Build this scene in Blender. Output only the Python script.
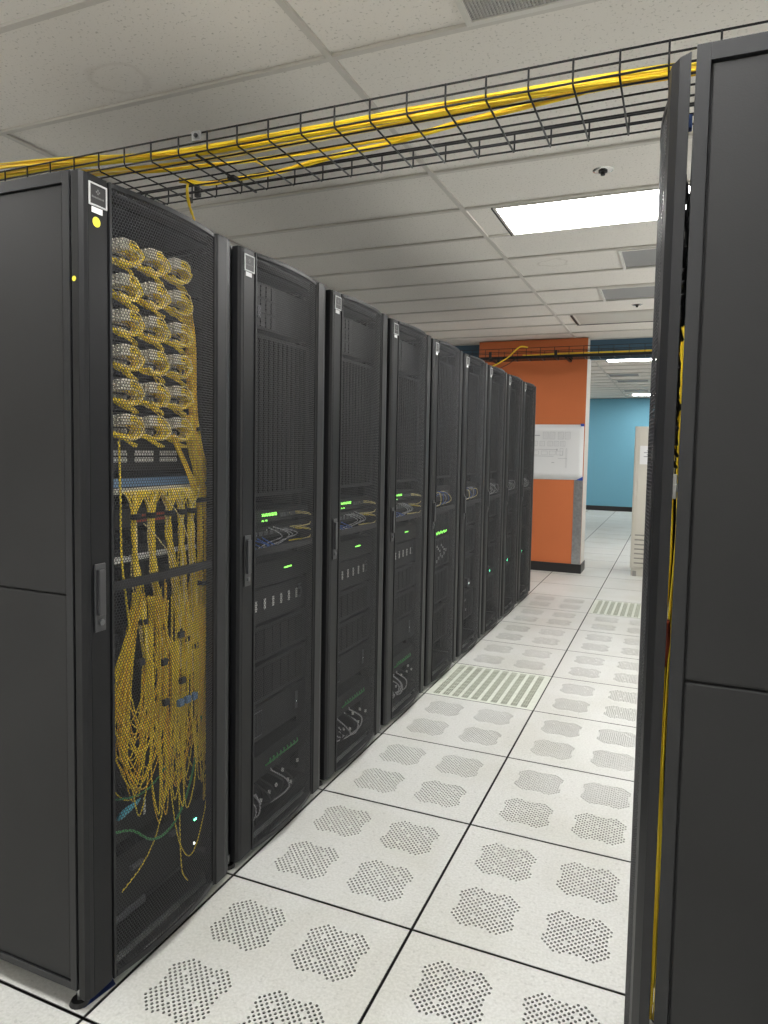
import bpy, math, random
import numpy as np
from mathutils import Matrix, Vector

for o in list(bpy.data.objects): bpy.data.objects.remove(o)
C = bpy.context.scene.collection
SC = bpy.context.scene
PI = math.pi

# ------------------------------------------------------------------ camera
cd = bpy.data.cameras.new('camera'); cam = bpy.data.objects.new('camera', cd); C.objects.link(cam)
YAW, PITCH, ROLL = -0.39866, -0.06262, 0.018014
f_ = Vector((math.sin(YAW)*math.cos(PITCH), math.cos(YAW)*math.cos(PITCH), math.sin(PITCH)))
r0 = Vector((math.cos(YAW), -math.sin(YAW), 0)); u0 = r0.cross(f_)
r_ = r0*math.cos(ROLL)+u0*math.sin(ROLL); u_ = -r0*math.sin(ROLL)+u0*math.cos(ROLL)
m = Matrix.Identity(4)
for i in range(3): m[i][0], m[i][1], m[i][2] = r_[i], u_[i], -f_[i]
m.translation = (1.2505, -1.7831, 1.37235); cam.matrix_world = m
cd.sensor_width = 36; cd.sensor_fit = 'AUTO'; cd.lens = 689.9/1024*36; cd.shift_y = -20.14/1024; cd.clip_start = .01
SC.camera = cam

# ------------------------------------------------------------------ light
SC.view_settings.view_transform = 'Standard'; SC.view_settings.look = 'None'
SC.view_settings.gamma = 1; SC.view_settings.use_curve_mapping = False
SC.view_settings.exposure = 0.0
LAMP = 25.0
FAR_LAMP = 22.0
def area(name, loc, rot, sx, sy, power, col=(1, .985, .955)):
    l = bpy.data.lights.new(name, 'AREA'); l.shape = 'RECTANGLE'; l.size = sx; l.size_y = sy; l.energy = power; l.color = col
    o = bpy.data.objects.new(name, l); C.objects.link(o); o.location = loc; o.rotation_euler = rot; return o
area('near_bounce_fill', (-1.3, -3.4, .35), (PI, 0, 0), 3.0, 2.4, 52)  # unseen upward fill, added for light bouncing off the hall
area('right_bounce_fill', (3.6, 4.4, .35), (PI, 0, 0), 2.0, 3.0, 58)  # unseen upward fill, added to lift the far right ceiling
w = bpy.data.worlds.new('world'); SC.world = w; w.use_nodes = True
w.node_tree.nodes['Background'].inputs[0].default_value = (.8, .85, .9, 1)
w.node_tree.nodes['Background'].inputs[1].default_value = .05

# ------------------------------------------------------------------ materials
def mat(name, col, rough=.5, metal=0., emit=0., noise=0., nscale=20., bump=0., bscale=60., spec=.5, ecol=None):
    mt = bpy.data.materials.new(name); mt.use_nodes = True
    nt = mt.node_tree; b = nt.nodes['Principled BSDF']
    b.inputs['Base Color'].default_value = (*col, 1); b.inputs['Roughness'].default_value = rough
    b.inputs['Metallic'].default_value = metal; b.inputs['Specular IOR Level'].default_value = spec
    if emit:
        b.inputs['Emission Color'].default_value = (*(ecol or col), 1); b.inputs['Emission Strength'].default_value = emit
    if noise or bump:
        tc = nt.nodes.new('ShaderNodeTexCoord')
    if noise:
        n = nt.nodes.new('ShaderNodeTexNoise'); n.inputs['Scale'].default_value = nscale; n.inputs['Detail'].default_value = 5
        nt.links.new(tc.outputs['Object'], n.inputs['Vector'])
        mx = nt.nodes.new('ShaderNodeMix'); mx.data_type = 'RGBA'
        mx.inputs[6].default_value = (*[c*(1-noise) for c in col], 1); mx.inputs[7].default_value = (*[min(1, c*(1+noise)) for c in col], 1)
        rp = nt.nodes.new('ShaderNodeMapRange'); rp.inputs[1].default_value = .3; rp.inputs[2].default_value = .7
        nt.links.new(n.outputs['Fac'], rp.inputs[0]); nt.links.new(rp.outputs[0], mx.inputs[0]); nt.links.new(mx.outputs[2], b.inputs['Base Color'])
    if bump:
        n2 = nt.nodes.new('ShaderNodeTexNoise'); n2.inputs['Scale'].default_value = bscale; n2.inputs['Detail'].default_value = 3
        nt.links.new(tc.outputs['Object'], n2.inputs['Vector'])
        bp = nt.nodes.new('ShaderNodeBump'); bp.inputs['Strength'].default_value = bump; bp.inputs['Distance'].default_value = .002
        nt.links.new(n2.outputs['Fac'], bp.inputs['Height']); nt.links.new(bp.outputs[0], b.inputs['Normal'])
    return mt
M = {}
M['cab'] = mat('cabinet_black', (.019, .020, .022), .42, spec=.35, noise=.07, nscale=6, bump=.08, bscale=400)
M['panel'] = mat('cabinet_side_black', (.0195, .020, .0212), .5, spec=.3, noise=.12, nscale=3, bump=.1, bscale=400)
M['door'] = mat('door_black', (.0058, .0062, .0074), .40, spec=.22, bump=.06, bscale=400)
M['doorbody'] = mat('door_charcoal', (.0125, .0130, .0145), .42, bump=.06, bscale=400, spec=.28)
M['mesh'] = mat('perforated_steel_black', (.036, .037, .041), .45, spec=.35)
M['inner'] = mat('cabinet_interior', (.006, .006, .007), .6, spec=.2)
M['dark'] = mat('black_plastic', (.012, .012, .014), .5)
M['equip'] = mat('equipment_charcoal', (.010, .0105, .012), .5, spec=.3)
M['equip2'] = mat('equipment_grey', (.085, .09, .097), .45)
M['hand'] = mat('handle_charcoal', (.030, .031, .034), .4)
M['badge'] = mat('badge_silver', (.42, .43, .43), .45)
M['badgeink'] = mat('badge_lettering', (.13, .13, .13), .6)
M['dimport'] = mat('dim_grey_plastic', (.30, .30, .31), .5)
M['steel'] = mat('brushed_steel', (.42, .43, .44), .35, metal=1., noise=.15, nscale=40)
M['alu'] = mat('painted_aluminium', (.62, .63, .62), .4)
M['white'] = mat('white_paper', (.72, .73, .74), .8)
M['port'] = mat('port_grey', (.62, .62, .60), .5)
M['boot'] = mat('connector_boot', (.60, .57, .48), .5)
M['blueboot'] = mat('blue_grey_plastic', (.12, .22, .36), .5)
M['yel'] = mat('yellow_cable', (.95, .70, .03), .42, noise=.10, nscale=8)
M['yel2'] = mat('amber_cable', (.85, .52, .015), .42, noise=.10, nscale=8)
M['palyel'] = mat('pale_yellow_cable', (.88, .74, .32), .45)
M['bluec'] = mat('blue_cable', (.05, .14, .48), .45)
M['greyc'] = mat('grey_cable', (.45, .45, .47), .5)
M['greenc'] = mat('green_cable', (.06, .30, .09), .45)
M['cyan'] = mat('cyan_plastic', (.09, .42, .55), .5)
M['red'] = mat('red_plastic', (.36, .06, .03), .5)
M['navy'] = mat('navy_tape', (.015, .03, .12), .6)
M['tape'] = mat('blue_painters_tape', (.03, .08, .40), .7)
M['sticker'] = mat('yellow_sticker', (.85, .75, .06), .6)
M['ledg'] = mat('green_led', (.1, .9, .25), .4, emit=2.2, ecol=(.35, 1., .12))
M['ledt'] = mat('teal_led', (.1, .9, .55), .4, emit=9., ecol=(.15, 1., .5))
M['ledw'] = mat('white_led', (.9, .95, .9), .4, emit=3., ecol=(.9, 1., .95))
M['wire'] = mat('tray_wire_black', (.010, .0105, .012), .4, spec=.3)
M['orange'] = mat('orange_wall_paint', (.56, .150, .045), .62, noise=.03, nscale=2)
M['teal'] = mat('teal_wall_paint', (.145, .37, .49), .7, noise=.03, nscale=1)
M['slate'] = mat('slate_blue_wall', (.045, .10, .155), .7)  # darker blue than the teal end wall
M['wallw'] = mat('off_white_paint', (.66, .64, .60), .7)
M['base'] = mat('black_vinyl', (.014, .014, .015), .45)
M['beige'] = mat('beige_enamel', (.56, .54, .48), .5, noise=.03, nscale=3)
M['beige2'] = mat('beige_slot', (.30, .29, .27), .6)
M['tbar'] = mat('ceiling_grid', (.60, .58, .54), .55)
M['frame'] = mat('fixture_white', (.68, .67, .63), .45)
M['grille'] = mat('grille_grey', (.30, .30, .30), .5)
M['grille2'] = mat('grille_paint', (.46, .455, .44), .5)
M['lens'] = mat('diffuser_lit', (1., 1., 1.), .5, emit=LAMP, ecol=(1., .985, .955))
M['lensf'] = mat('diffuser_lit_far', (1., 1., 1.), .5, emit=FAR_LAMP, ecol=(1., .985, .955))
M['lensoff'] = mat('diffuser_unlit', (.58, .565, .52), .4)
M['chrome'] = mat('chrome', (.7, .7, .7), .2, metal=1.)
M['void'] = mat('plenum_dark', (.02, .02, .018), .9)
M['edge'] = mat('tile_edge_trim', (.05, .05, .052), .5)
M['strip'] = mat('grate_strip', (.46, .49, .41), .5)
M['grate'] = mat('grate_metal', (.60, .63, .56), .45, noise=.06, nscale=30)
M['ink'] = mat('grey_ink', (.38, .39, .42), .8)

def ceiling_mat():
    mt = bpy.data.materials.new('ceiling_tile'); mt.use_nodes = True; nt = mt.node_tree; b = nt.nodes['Principled BSDF']
    b.inputs['Roughness'].default_value = .95; b.inputs['Specular IOR Level'].default_value = .1
    tc = nt.nodes.new('ShaderNodeTexCoord')
    n = nt.nodes.new('ShaderNodeTexNoise'); n.inputs['Scale'].default_value = 95; n.inputs['Detail'].default_value = 3
    nt.links.new(tc.outputs['Object'], n.inputs['Vector'])
    r = nt.nodes.new('ShaderNodeMapRange'); r.inputs[1].default_value = .60; r.inputs[2].default_value = .70
    nt.links.new(n.outputs['Fac'], r.inputs[0])
    mx = nt.nodes.new('ShaderNodeMix'); mx.data_type = 'RGBA'
    mx.inputs[6].default_value = (.80, .775, .73, 1); mx.inputs[7].default_value = (.55, .53, .49, 1)
    nt.links.new(r.outputs[0], mx.inputs[0])
    # old water marks: rings with a shape of their own
    last = mx.outputs[2]
    for (sx, sy, rad, st) in ((-.607, .154, .10, .14), (.428, 3.061, .09, .2)):
        mp = nt.nodes.new('ShaderNodeMapping'); mp.inputs['Location'].default_value = (-sx, -sy*1., 0)
        nt.links.new(tc.outputs['Object'], mp.inputs['Vector'])
        nz = nt.nodes.new('ShaderNodeTexNoise'); nz.inputs['Scale'].default_value = 9
        nt.links.new(tc.outputs['Object'], nz.inputs['Vector'])
        sp = nt.nodes.new('ShaderNodeSeparateXYZ'); nt.links.new(mp.outputs[0], sp.inputs[0])
        cb = nt.nodes.new('ShaderNodeCombineXYZ'); nt.links.new(sp.outputs[0], cb.inputs[0]); nt.links.new(sp.outputs[1], cb.inputs[1])
        ln = nt.nodes.new('ShaderNodeVectorMath'); ln.operation = 'LENGTH'; nt.links.new(cb.outputs[0], ln.inputs[0])
        ad = nt.nodes.new('ShaderNodeMath'); ad.operation = 'MULTIPLY_ADD'; ad.inputs[1].default_value = .12; nt.links.new(nz.outputs['Fac'], ad.inputs[0]); nt.links.new(ln.outputs['Value'], ad.inputs[2])
        sb = nt.nodes.new('ShaderNodeMath'); sb.operation = 'SUBTRACT'; sb.inputs[1].default_value = rad+.06; nt.links.new(ad.outputs[0], sb.inputs[0])
        ab = nt.nodes.new('ShaderNodeMath'); ab.operation = 'ABSOLUTE'; nt.links.new(sb.outputs[0], ab.inputs[0])
        rr = nt.nodes.new('ShaderNodeMapRange'); rr.inputs[1].default_value = 0; rr.inputs[2].default_value = .016; rr.inputs[3].default_value = st; rr.inputs[4].default_value = 0
        nt.links.new(ab.outputs[0], rr.inputs[0])
        m2 = nt.nodes.new('ShaderNodeMix'); m2.data_type = 'RGBA'; m2.inputs[7].default_value = (.30, .25, .19, 1)
        nt.links.new(last, m2.inputs[6]); nt.links.new(rr.outputs[0], m2.inputs[0]); last = m2.outputs[2]
    nt.links.new(last, b.inputs['Base Color'])
    bp = nt.nodes.new('ShaderNodeBump'); bp.inputs['Strength'].default_value = .4; bp.inputs['Distance'].default_value = .002; bp.invert = True
    nt.links.new(r.outputs[0], bp.inputs['Height']); nt.links.new(bp.outputs[0], b.inputs['Normal'])
    return mt
M['ceil'] = ceiling_mat()

def floor_mat():
    mt = bpy.data.materials.new('floor_tile'); mt.use_nodes = True; nt = mt.node_tree; b = nt.nodes['Principled BSDF']
    b.inputs['Roughness'].default_value = .42; b.inputs['Specular IOR Level'].default_value = .45
    tc = nt.nodes.new('ShaderNodeTexCoord')
    def nz(scale, lo, hi):
        n = nt.nodes.new('ShaderNodeTexNoise'); n.inputs['Scale'].default_value = scale; n.inputs['Detail'].default_value = 4
        nt.links.new(tc.outputs['Object'], n.inputs['Vector'])
        r = nt.nodes.new('ShaderNodeMapRange'); r.inputs[1].default_value = lo; r.inputs[2].default_value = hi
        nt.links.new(n.outputs['Fac'], r.inputs[0]); return r.outputs[0]
    a = nt.nodes.new('ShaderNodeMix'); a.data_type = 'RGBA'; a.inputs[6].default_value = (.55, .557, .535, 1); a.inputs[7].default_value = (.615, .622, .603, 1)
    nt.links.new(nz(130, .42, .6), a.inputs[0])
    c = nt.nodes.new('ShaderNodeMix'); c.data_type = 'RGBA'; c.inputs[7].default_value = (.43, .437, .42, 1)
    nt.links.new(a.outputs[2], c.inputs[6])
    k = nt.nodes.new('ShaderNodeMath'); k.operation = 'MULTIPLY'; k.inputs[1].default_value = .6
    nt.links.new(nz(70, .60, .68), k.inputs[0]); nt.links.new(k.outputs[0], c.inputs[0])
    d = nt.nodes.new('ShaderNodeMix'); d.data_type = 'RGBA'; d.blend_type = 'MULTIPLY'; d.inputs[7].default_value = (.93, .925, .90, 1)
    nt.links.new(c.outputs[2], d.inputs[6]); nt.links.new(nz(2.2, .45, .62), d.inputs[0])
    nt.links.new(d.outputs[2], b.inputs['Base Color'])
    return mt
M['floor'] = floor_mat()

# ------------------------------------------------------------------ mesh helpers
class MB:
    def __init__(s): s.v = []; s.f = []; s.n = 0
    def add(s, verts, faces):
        n = s.n; s.v.extend([tuple(map(float, p)) for p in verts]); s.f.extend([tuple(i+n for i in q) for q in faces]); s.n += len(verts); return s
    def box(s, x0, x1, y0, y1, z0, z1):
        return s.add([(x0,y0,z0),(x1,y0,z0),(x1,y1,z0),(x0,y1,z0),(x0,y0,z1),(x1,y0,z1),(x1,y1,z1),(x0,y1,z1)],
                     [(0,3,2,1),(4,5,6,7),(0,1,5,4),(1,2,6,5),(2,3,7,6),(3,0,4,7)])
    def prism(s, poly, z0, z1):          # poly = [(x,y)] counter-clockwise, extruded in z
        n = len(poly)
        return s.add([(x,y,z0) for x,y in poly]+[(x,y,z1) for x,y in poly],
                     [tuple(range(n-1,-1,-1)), tuple(range(n,2*n))]+[(i,(i+1)%n,n+(i+1)%n,n+i) for i in range(n)])
    def loft(s, rings, caps=True):
        n = len(rings[0]); v = [p for r in rings for p in r]; f = []
        for k in range(len(rings)-1):
            for i in range(n): f.append((k*n+i, k*n+(i+1)%n, (k+1)*n+(i+1)%n, (k+1)*n+i))
        if caps: f += [tuple(range(n-1,-1,-1)), tuple(range((len(rings)-1)*n, len(rings)*n))]
        return s.add(v, f)
    def tube(s, pts, r, n=6, smooth=0):
        P = [Vector(p) for p in pts]
        if smooth: P = catmull(P, smooth)
        t0 = (P[1]-P[0]).normalized(); up = Vector((0,0,1)) if abs(t0.z) < .9 else Vector((1,0,0))
        nx = t0.cross(up).normalized(); rings = []
        for i, p in enumerate(P):
            t = (P[min(i+1,len(P)-1)]-P[max(i-1,0)]).normalized()
            nx = (nx-t*nx.dot(t)); nx = nx.normalized() if nx.length > 1e-6 else t.orthogonal().normalized()
            b = t.cross(nx)
            rings.append([p+nx*(r*math.cos(2*PI*k/n))+b*(r*math.sin(2*PI*k/n)) for k in range(n)])
        return s.loft(rings)
    def cyl(s, c, r, z0, z1, n=20, axis='z', r2=None):
        r2 = r if r2 is None else r2; rings = []
        for z, rr in ((z0, r), (z1, r2)):
            ring = []
            for k in range(n):
                a = 2*PI*k/n; u, v = rr*math.cos(a), rr*math.sin(a)
                ring.append((c[0]+u, c[1]+v, z) if axis == 'z' else ((z, c[0]+u, c[1]+v) if axis == 'x' else (c[0]-u, z, c[1]+v)))
            rings.append(ring)
        return s.loft(rings)
def catmull(P, k):
    out = []; n = len(P)
    for i in range(n-1):
        p0, p1, p2, p3 = P[max(i-1,0)], P[i], P[i+1], P[min(i+2,n-1)]
        for j in range(k):
            t = j/k
            out.append(.5*((2*p1)+(p2-p0)*t+(2*p0-5*p1+4*p2-p3)*t*t+(3*p1-p0-3*p2+p3)*t**3))
    out.append(P[-1]); return out

def obj(name, mb, material, parent=None, bevel=0, smooth=False, loc=None):
    me = bpy.data.meshes.new(name); me.from_pydata(mb.v, [], mb.f); me.materials.append(material); me.update()
    o = bpy.data.objects.new(name, me); C.objects.link(o)
    if parent: o.parent = parent
    if loc: o.location = loc
    if smooth: me.polygons.foreach_set('use_smooth', [True]*len(me.polygons))
    if bevel:
        b = o.modifiers.new('bevel', 'BEVEL'); b.width = bevel; b.segments = 2; b.limit_method = 'ANGLE'
    return o
def thing(name, label, cat, loc=(0,0,0), rz=0, group=None):
    o = bpy.data.objects.new(name, None); C.objects.link(o); o.empty_display_size = .1
    o.location = loc; o.rotation_euler = (0,0,rz); tag(o, label, cat, group); return o
def tag(o, label, cat, group=None):
    o['label'] = label; o['category'] = cat
    if group: o['group'] = group
    return o
def struct(name, mb, material, **k):
    o = obj(name, mb, material, **k); o['kind'] = 'structure'; return o
def part_label(o, t): o['label'] = t; return o
def dup(root, label, loc, rz=0, group=None):
    r = root.copy(); C.objects.link(r); r.location = loc; r.rotation_euler = (0,0,rz); r['label'] = label
    if group: r['group'] = group
    for ch in list(root.children):
        c = ch.copy(); C.objects.link(c); c.parent = r
        for g in list(ch.children):
            d = g.copy(); C.objects.link(d); d.parent = c
    return r

# ------------------------------------------------------------------ the room
T = .6096; H = 2.640; CX, CY = .1566, .2978; TX, TY = 1.524, .508
XL, XR, YN, YP, YF = -4.5, 5.6, -5.6, 6.40, 15.30     # room limits; YP is the blue partition line
Hh = H + .012
perf_tiles = {(0,r) for r in (-1,0,1,2,4,5,6,7)} | {(1,r) for r in (-1,0,1,2,3,4,5,6)} | {(0,-2),(1,-2)}
grates = {(0,3), (1,7)}

def hole_grid(mb, x0, y0, pitch, nx, ny, holes, rad, z0, z1):
    """square lattice of cells, each solid or with an octagonal through hole"""
    for i in range(nx):
        for j in range(ny):
            cx, cy = x0+(i+.5)*pitch, y0+(j+.5)*pitch; h = pitch/2
            if (i,j) not in holes:
                mb.add([(cx-h,cy-h,z1),(cx+h,cy-h,z1),(cx+h,cy+h,z1),(cx-h,cy+h,z1)], [(0,1,2,3)]); continue
            sq = [(h,0),(h,h),(0,h),(-h,h),(-h,0),(-h,-h),(0,-h),(h,-h)]
            v = [(cx+a,cy+b,z1) for a,b in sq]
            ring = [(rad*math.cos(k*PI/4), rad*math.sin(k*PI/4)) for k in range(8)]
            v += [(cx+a,cy+b,z1) for a,b in ring]+[(cx+a,cy+b,z0) for a,b in ring]
            f = [(k,(k+1)%8,8+(k+1)%8,8+k) for k in range(8)]+[(8+k,8+(k+1)%8,16+(k+1)%8,16+k) for k in range(8)]
            mb.add(v, f)
def rect(mb, x0, x1, y0, y1, z): mb.add([(x0,y0,z),(x1,y0,z),(x1,y1,z),(x0,y1,z)], [(0,1,2,3)])

NP = 21; PITCH_H = .0089
cluster = set()
for i in range(NP):
    for j in range(NP):
        a, b = abs(i-10), abs(j-10)
        if (i+j) % 2 or a+b >= 17: continue
        if (a == 10 and b <= 3) or (b == 10 and a <= 3): continue
        if (i-10, j-10) in ((-5,5),(5,-3),(-3,-5),(6,4),(-1,1),(4,6)): continue
        cluster.add((i,j))
def perf_tile(mb, ox, oy, g):
    s = NP*PITCH_H; a0 = .172-s/2; a1 = a0+s; b0 = .438-s/2; b1 = b0+s
    xs = [g, a0, a1, b0, b1, T-g]
    for i in range(5):
        for j in range(5):
            X0, X1, Y0, Y1 = ox+xs[i], ox+xs[i+1], oy+xs[j], oy+xs[j+1]
            if i in (1,3) and j in (1,3): hole_grid(mb, X0, Y0, PITCH_H, NP, NP, cluster, .00425, -.003, 0)
            else: rect(mb, X0, X1, Y0, Y1, 0)
fl = MB(); ed = MB(); G = .0030
for i in range(-8, 10):
    for j in range(-10, 26):
        ox, oy = i*T, j*T
        if (i,j) in grates: continue
        if (i,j) in perf_tiles: perf_tile(fl, ox, oy, G)
        else: rect(fl, ox+G, ox+T-G, oy+G, oy+T-G, 0)
        for (x0,x1,y0,y1) in ((ox+G,ox+T-G,oy+G,oy+G+.0015),(ox+G,ox+T-G,oy+T-G-.0015,oy+T-G),(ox+G,ox+G+.0015,oy+G,oy+T-G),(ox+T-G-.0015,ox+T-G,oy+G,oy+T-G)):
            rect(ed, x0, x1, y0, y1, .0004)
floor = struct('floor', fl, M['floor'])
obj('tile_edging', ed, M['edge'], floor)
sub = MB(); rect(sub, XL-.3, XR+.5, YN-.5, YF+.6, -.12); obj('plenum', sub, M['void'], floor)

ce = MB(); rect(ce, XL-.1, XR+.1, YN-.1, YF+.1, Hh)
ce.f = [tuple(reversed(q)) for q in ce.f]
ceiling = struct('ceiling', ce, M['ceil'])
tb = MB(); bw = .0115
for k in range(-3, 5):
    x = CX+k*TX
    if XL < x < XR: tb.box(x-bw, x+bw, YN, YF, H, H+.010)
for k in range(-11, 30):
    y = CY+k*TY
    if YN < y < YF: tb.box(XL, XR, y-bw, y+bw, H+.0005, H+.0105)
struct('trim_1', tb, M['tbar'])

struct('wall_left', MB().box(XL-.15, XL, YN, YF, 0, H), M['wallw'])
struct('wall_right', MB().box(XR, XR+.15, YN, YF, 0, H), M['wallw'])
struct('wall_near', MB().box(XL, XR, YN-.15, YN, 0, H), M['wallw'])
struct('wall_far', MB().box(XL, XR, YF, YF+.15, 0, H), M['teal'])
struct('baseboard_far', MB().box(XL, XR, YF-.012, YF, 0, .11), M['base'])
# partition line: blue wall left of the pier, blue header over the opening, orange pier
PX0, PX1 = -.932, .303
struct('wall_partition', MB().box(XL, PX0-.002, YP, YP+.14, 0, H), M['slate'])
struct('wall_header', MB().box(PX1+.002, 3.4, YP, YP+.14, 2.43, H), M['slate'])
struct('wall_partition_right', MB().box(3.4, XR, YP, YP+.14, 0, H), M['slate'])
struct('wall_orange', MB().box(PX0, PX1, 6.215, 6.56, 0, H), M['orange'])
struct('trim_2', MB().box(PX1+.0005, PX1+.003, 6.222, 6.56, .105, H-.002), M['wallw'])
gm = MB().box(.205, PX1-.001, 6.2115, 6.2148, .104, 1.10)
struct('trim_3', gm, M['steel'])
bs = MB().box(PX0, PX1+.012, 6.203, 6.2146, 0, .104).box(PX1+.0032, PX1+.012, 6.2146, 6.56, 0, .104)
struct('baseboard_orange', bs, M['base'])

# ------------------------------------------------------------------ ceiling fixtures
def luminaire(name_label, i, kx, lens, group='ceiling light fixtures', gw=.008, far=False):
    x0 = CX+kx*TX+.158; y0 = CY+i*TY; x1 = x0+1.22; y1 = y0+TY
    t = thing('ceiling_light', name_label, 'ceiling light', ((x0+x1)/2, (y0+y1)/2, H-.002), 0, group)
    hx, hy = (x1-x0)/2, TY/2-.013
    fr = MB()
    for a in (-1,1):
        fr.box(min(a*hx,a*(hx-.014)), max(a*hx,a*(hx-.014)), -hy, hy, -.003, .008)
        fr.box(-hx+.014, hx-.014, min(a*hy,a*(hy-.012)), max(a*hy,a*(hy-.012)), -.003, .008)
    obj('fixture_frame', fr, M['frame'], t)
    dk = MB().box(-hx-gw, -hx-.0005, -hy, hy, -.006, .004)
    if far: dk.box(-hx-gw, hx, hy+.0005, hy+.012, -.008, .004)
    obj('edge_gasket', dk, M['dark'], t)
    ln = MB().box(-hx+.0145, hx-.0145, -hy+.0125, hy-.0125, .001, .006)
    obj('diffuser', ln, lens, t)
    return t
luminaire('bright rectangular ceiling light above the aisle, the nearest one in view', 3, 0, M['lens'])
luminaire('unlit rectangular ceiling light panel above the far end of the black cabinet row', 9, 0, M['lensoff'], gw=.022, far=True)
for i, kx, lab in ((3,1,'unseen rectangular ceiling light added right of the bright aisle light, out past the right cabinet'),  # out-of-view fixture added to brighten the ceiling at the right
                   (9,1,'added rectangular ceiling light hidden behind the right-hand cabinet, brightening the far end'),  # hidden fixture added to light the far floor and orange wall
                   (-3,0,'rectangular ceiling light above the near end of the aisle'),(-3,-2,'rectangular ceiling light left of the nearest black cabinet'),(-3,2,'rectangular ceiling light right of the near end of the aisle'),
                   (-9,0,'rectangular ceiling light by the near wall in the aisle line'),(9,-2,'rectangular ceiling light behind the far end of the left cabinet row')):
    luminaire(lab, i, kx, M['lens'])
luminaire('bright ceiling light just past the blue header in the far room', 15, 0, M['lensf'])
luminaire('small looking ceiling light near the teal wall in the far room', 27, 0, M['lensf'])
for i, kx, lab in ((15,-2,'unseen ceiling light added on the left of the far room'),(15,2,'ceiling light added on the right of the far room'),(21,2,'unseen extra middle ceiling light on the right of the far room'),(27,-2,'unseen ceiling light added by the teal wall on the left')):  # extra out-of-sight fixtures, added to brighten the far room
    luminaire(lab, i, kx, M['lensf'])

def vent(label, i, x0, w=.60, fine=True):
    y0 = CY+i*TY
    t = thing('ceiling_vent', label, 'vent', (x0+w/2, y0+TY/2, H-.001), 0, 'perforated ceiling vents')
    hx, hy = w/2, TY/2-.013; fr = MB(); e = .020
    for a in (-1,1):
        fr.box(min(a*hx,a*(hx-e)), max(a*hx,a*(hx-e)), -hy, hy, -.004, .008)
        fr.box(-hx+e, hx-e, min(a*hy,a*(hy-e)), max(a*hy,a*(hy-e)), -.004, .008)
    obj('vent_frame', fr, M['frame'], t, bevel=.001)
    if fine:
        g = MB(); p = .010; nx = int((w-2*e)/p); ny = int((2*hy-2*e)/p)
        px = (w-2*e)/nx; py = (2*hy-2*e)/ny
        for a in range(nx+1): x = -hx+e+a*px; g.box(x-.0020, x+.0020, -hy+e, hy-e, .0, .004)
        for a in range(ny+1): y = -hy+e+a*py; g.box(-hx+e, hx-e, y-.0020, y+.0020, .0002, .0038)
        obj('perforated_face', g, M['grille2'], t)
    b = MB(); rect(b, -hx+e, hx-e, -hy+e, hy-e, .009); b.f = [tuple(reversed(q)) for q in b.f]
    obj('backing', b, M['dark'] if fine else M['grille'], t)
    return t
vent('perforated ceiling vent at the top edge of the picture, nearest of the vents', -1, .623)
vent('grey ceiling vent with a white frame just past the bright ceiling light', 5, .862, .60, False)
vent('grey ceiling vent farther along, beyond the white framed one', 7, .640, .60, False)
vent('grey ceiling vent in the far room just past the blue header', 19, .16, .5, False)
vent('grey ceiling vent in the far room, midway to the teal wall', 21, .22, .55, False)
vent('grey ceiling vent in the far room next to the small light by the teal wall', 25, .20, .5, False)
def sprinkler(label, x, y):
    t = thing('sprinkler', label, 'sprinkler', (x, y, H+.012), 0, 'ceiling sprinklers')
    obj('escutcheon', MB().cyl((0,0), .036, -.004, 0, 24, r2=.046), M['chrome'], t, smooth=False)
    obj('sprinkler_head', MB().cyl((0,0), .020, -.0085, -.0045, 14).cyl((0,0), .010, -.022, -.0085, 12), M['dark'], t)
sprinkler('small round ceiling sprinkler in front of the bright ceiling light', .893, 1.561)
sprinkler('small dark ceiling sprinkler beyond the grey vents', .889, 4.625)

# ------------------------------------------------------------------ server cabinets
ZB, ZT = .052, 1.983       # body bottom / top
DB, DT = .036, 1.980       # door bottom / top
MY0, MY1 = .093, .489      # perforated panel in y
def arc_x(y):
    t = (y-MY0)/(MY1-MY0); return .010*(1-t)+.006*t+.021*(1-(2*t-1)**2)
def arc_strip(mb, y0, y1, z0, z1, out, depth, n=24):
    ys = [y0+(y1-y0)*k/n for k in range(n+1)]
    for k in range(n):
        a, b = ys[k], ys[k+1]; xa, xb = arc_x(a)+out, arc_x(b)+out
        mb.add([(xa-depth,a,z0),(xa,a,z0),(xb,b,z0),(xb-depth,b,z0),(xa-depth,a,z1),(xa,a,z1),(xb,b,z1),(xb-depth,b,z1)],
               [(0,3,2,1),(4,5,6,7),(1,2,6,5),(3,0,4,7)]+([(0,1,5,4)] if k == 0 else [])+([(2,3,7,6)] if k == n-1 else []))
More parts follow.
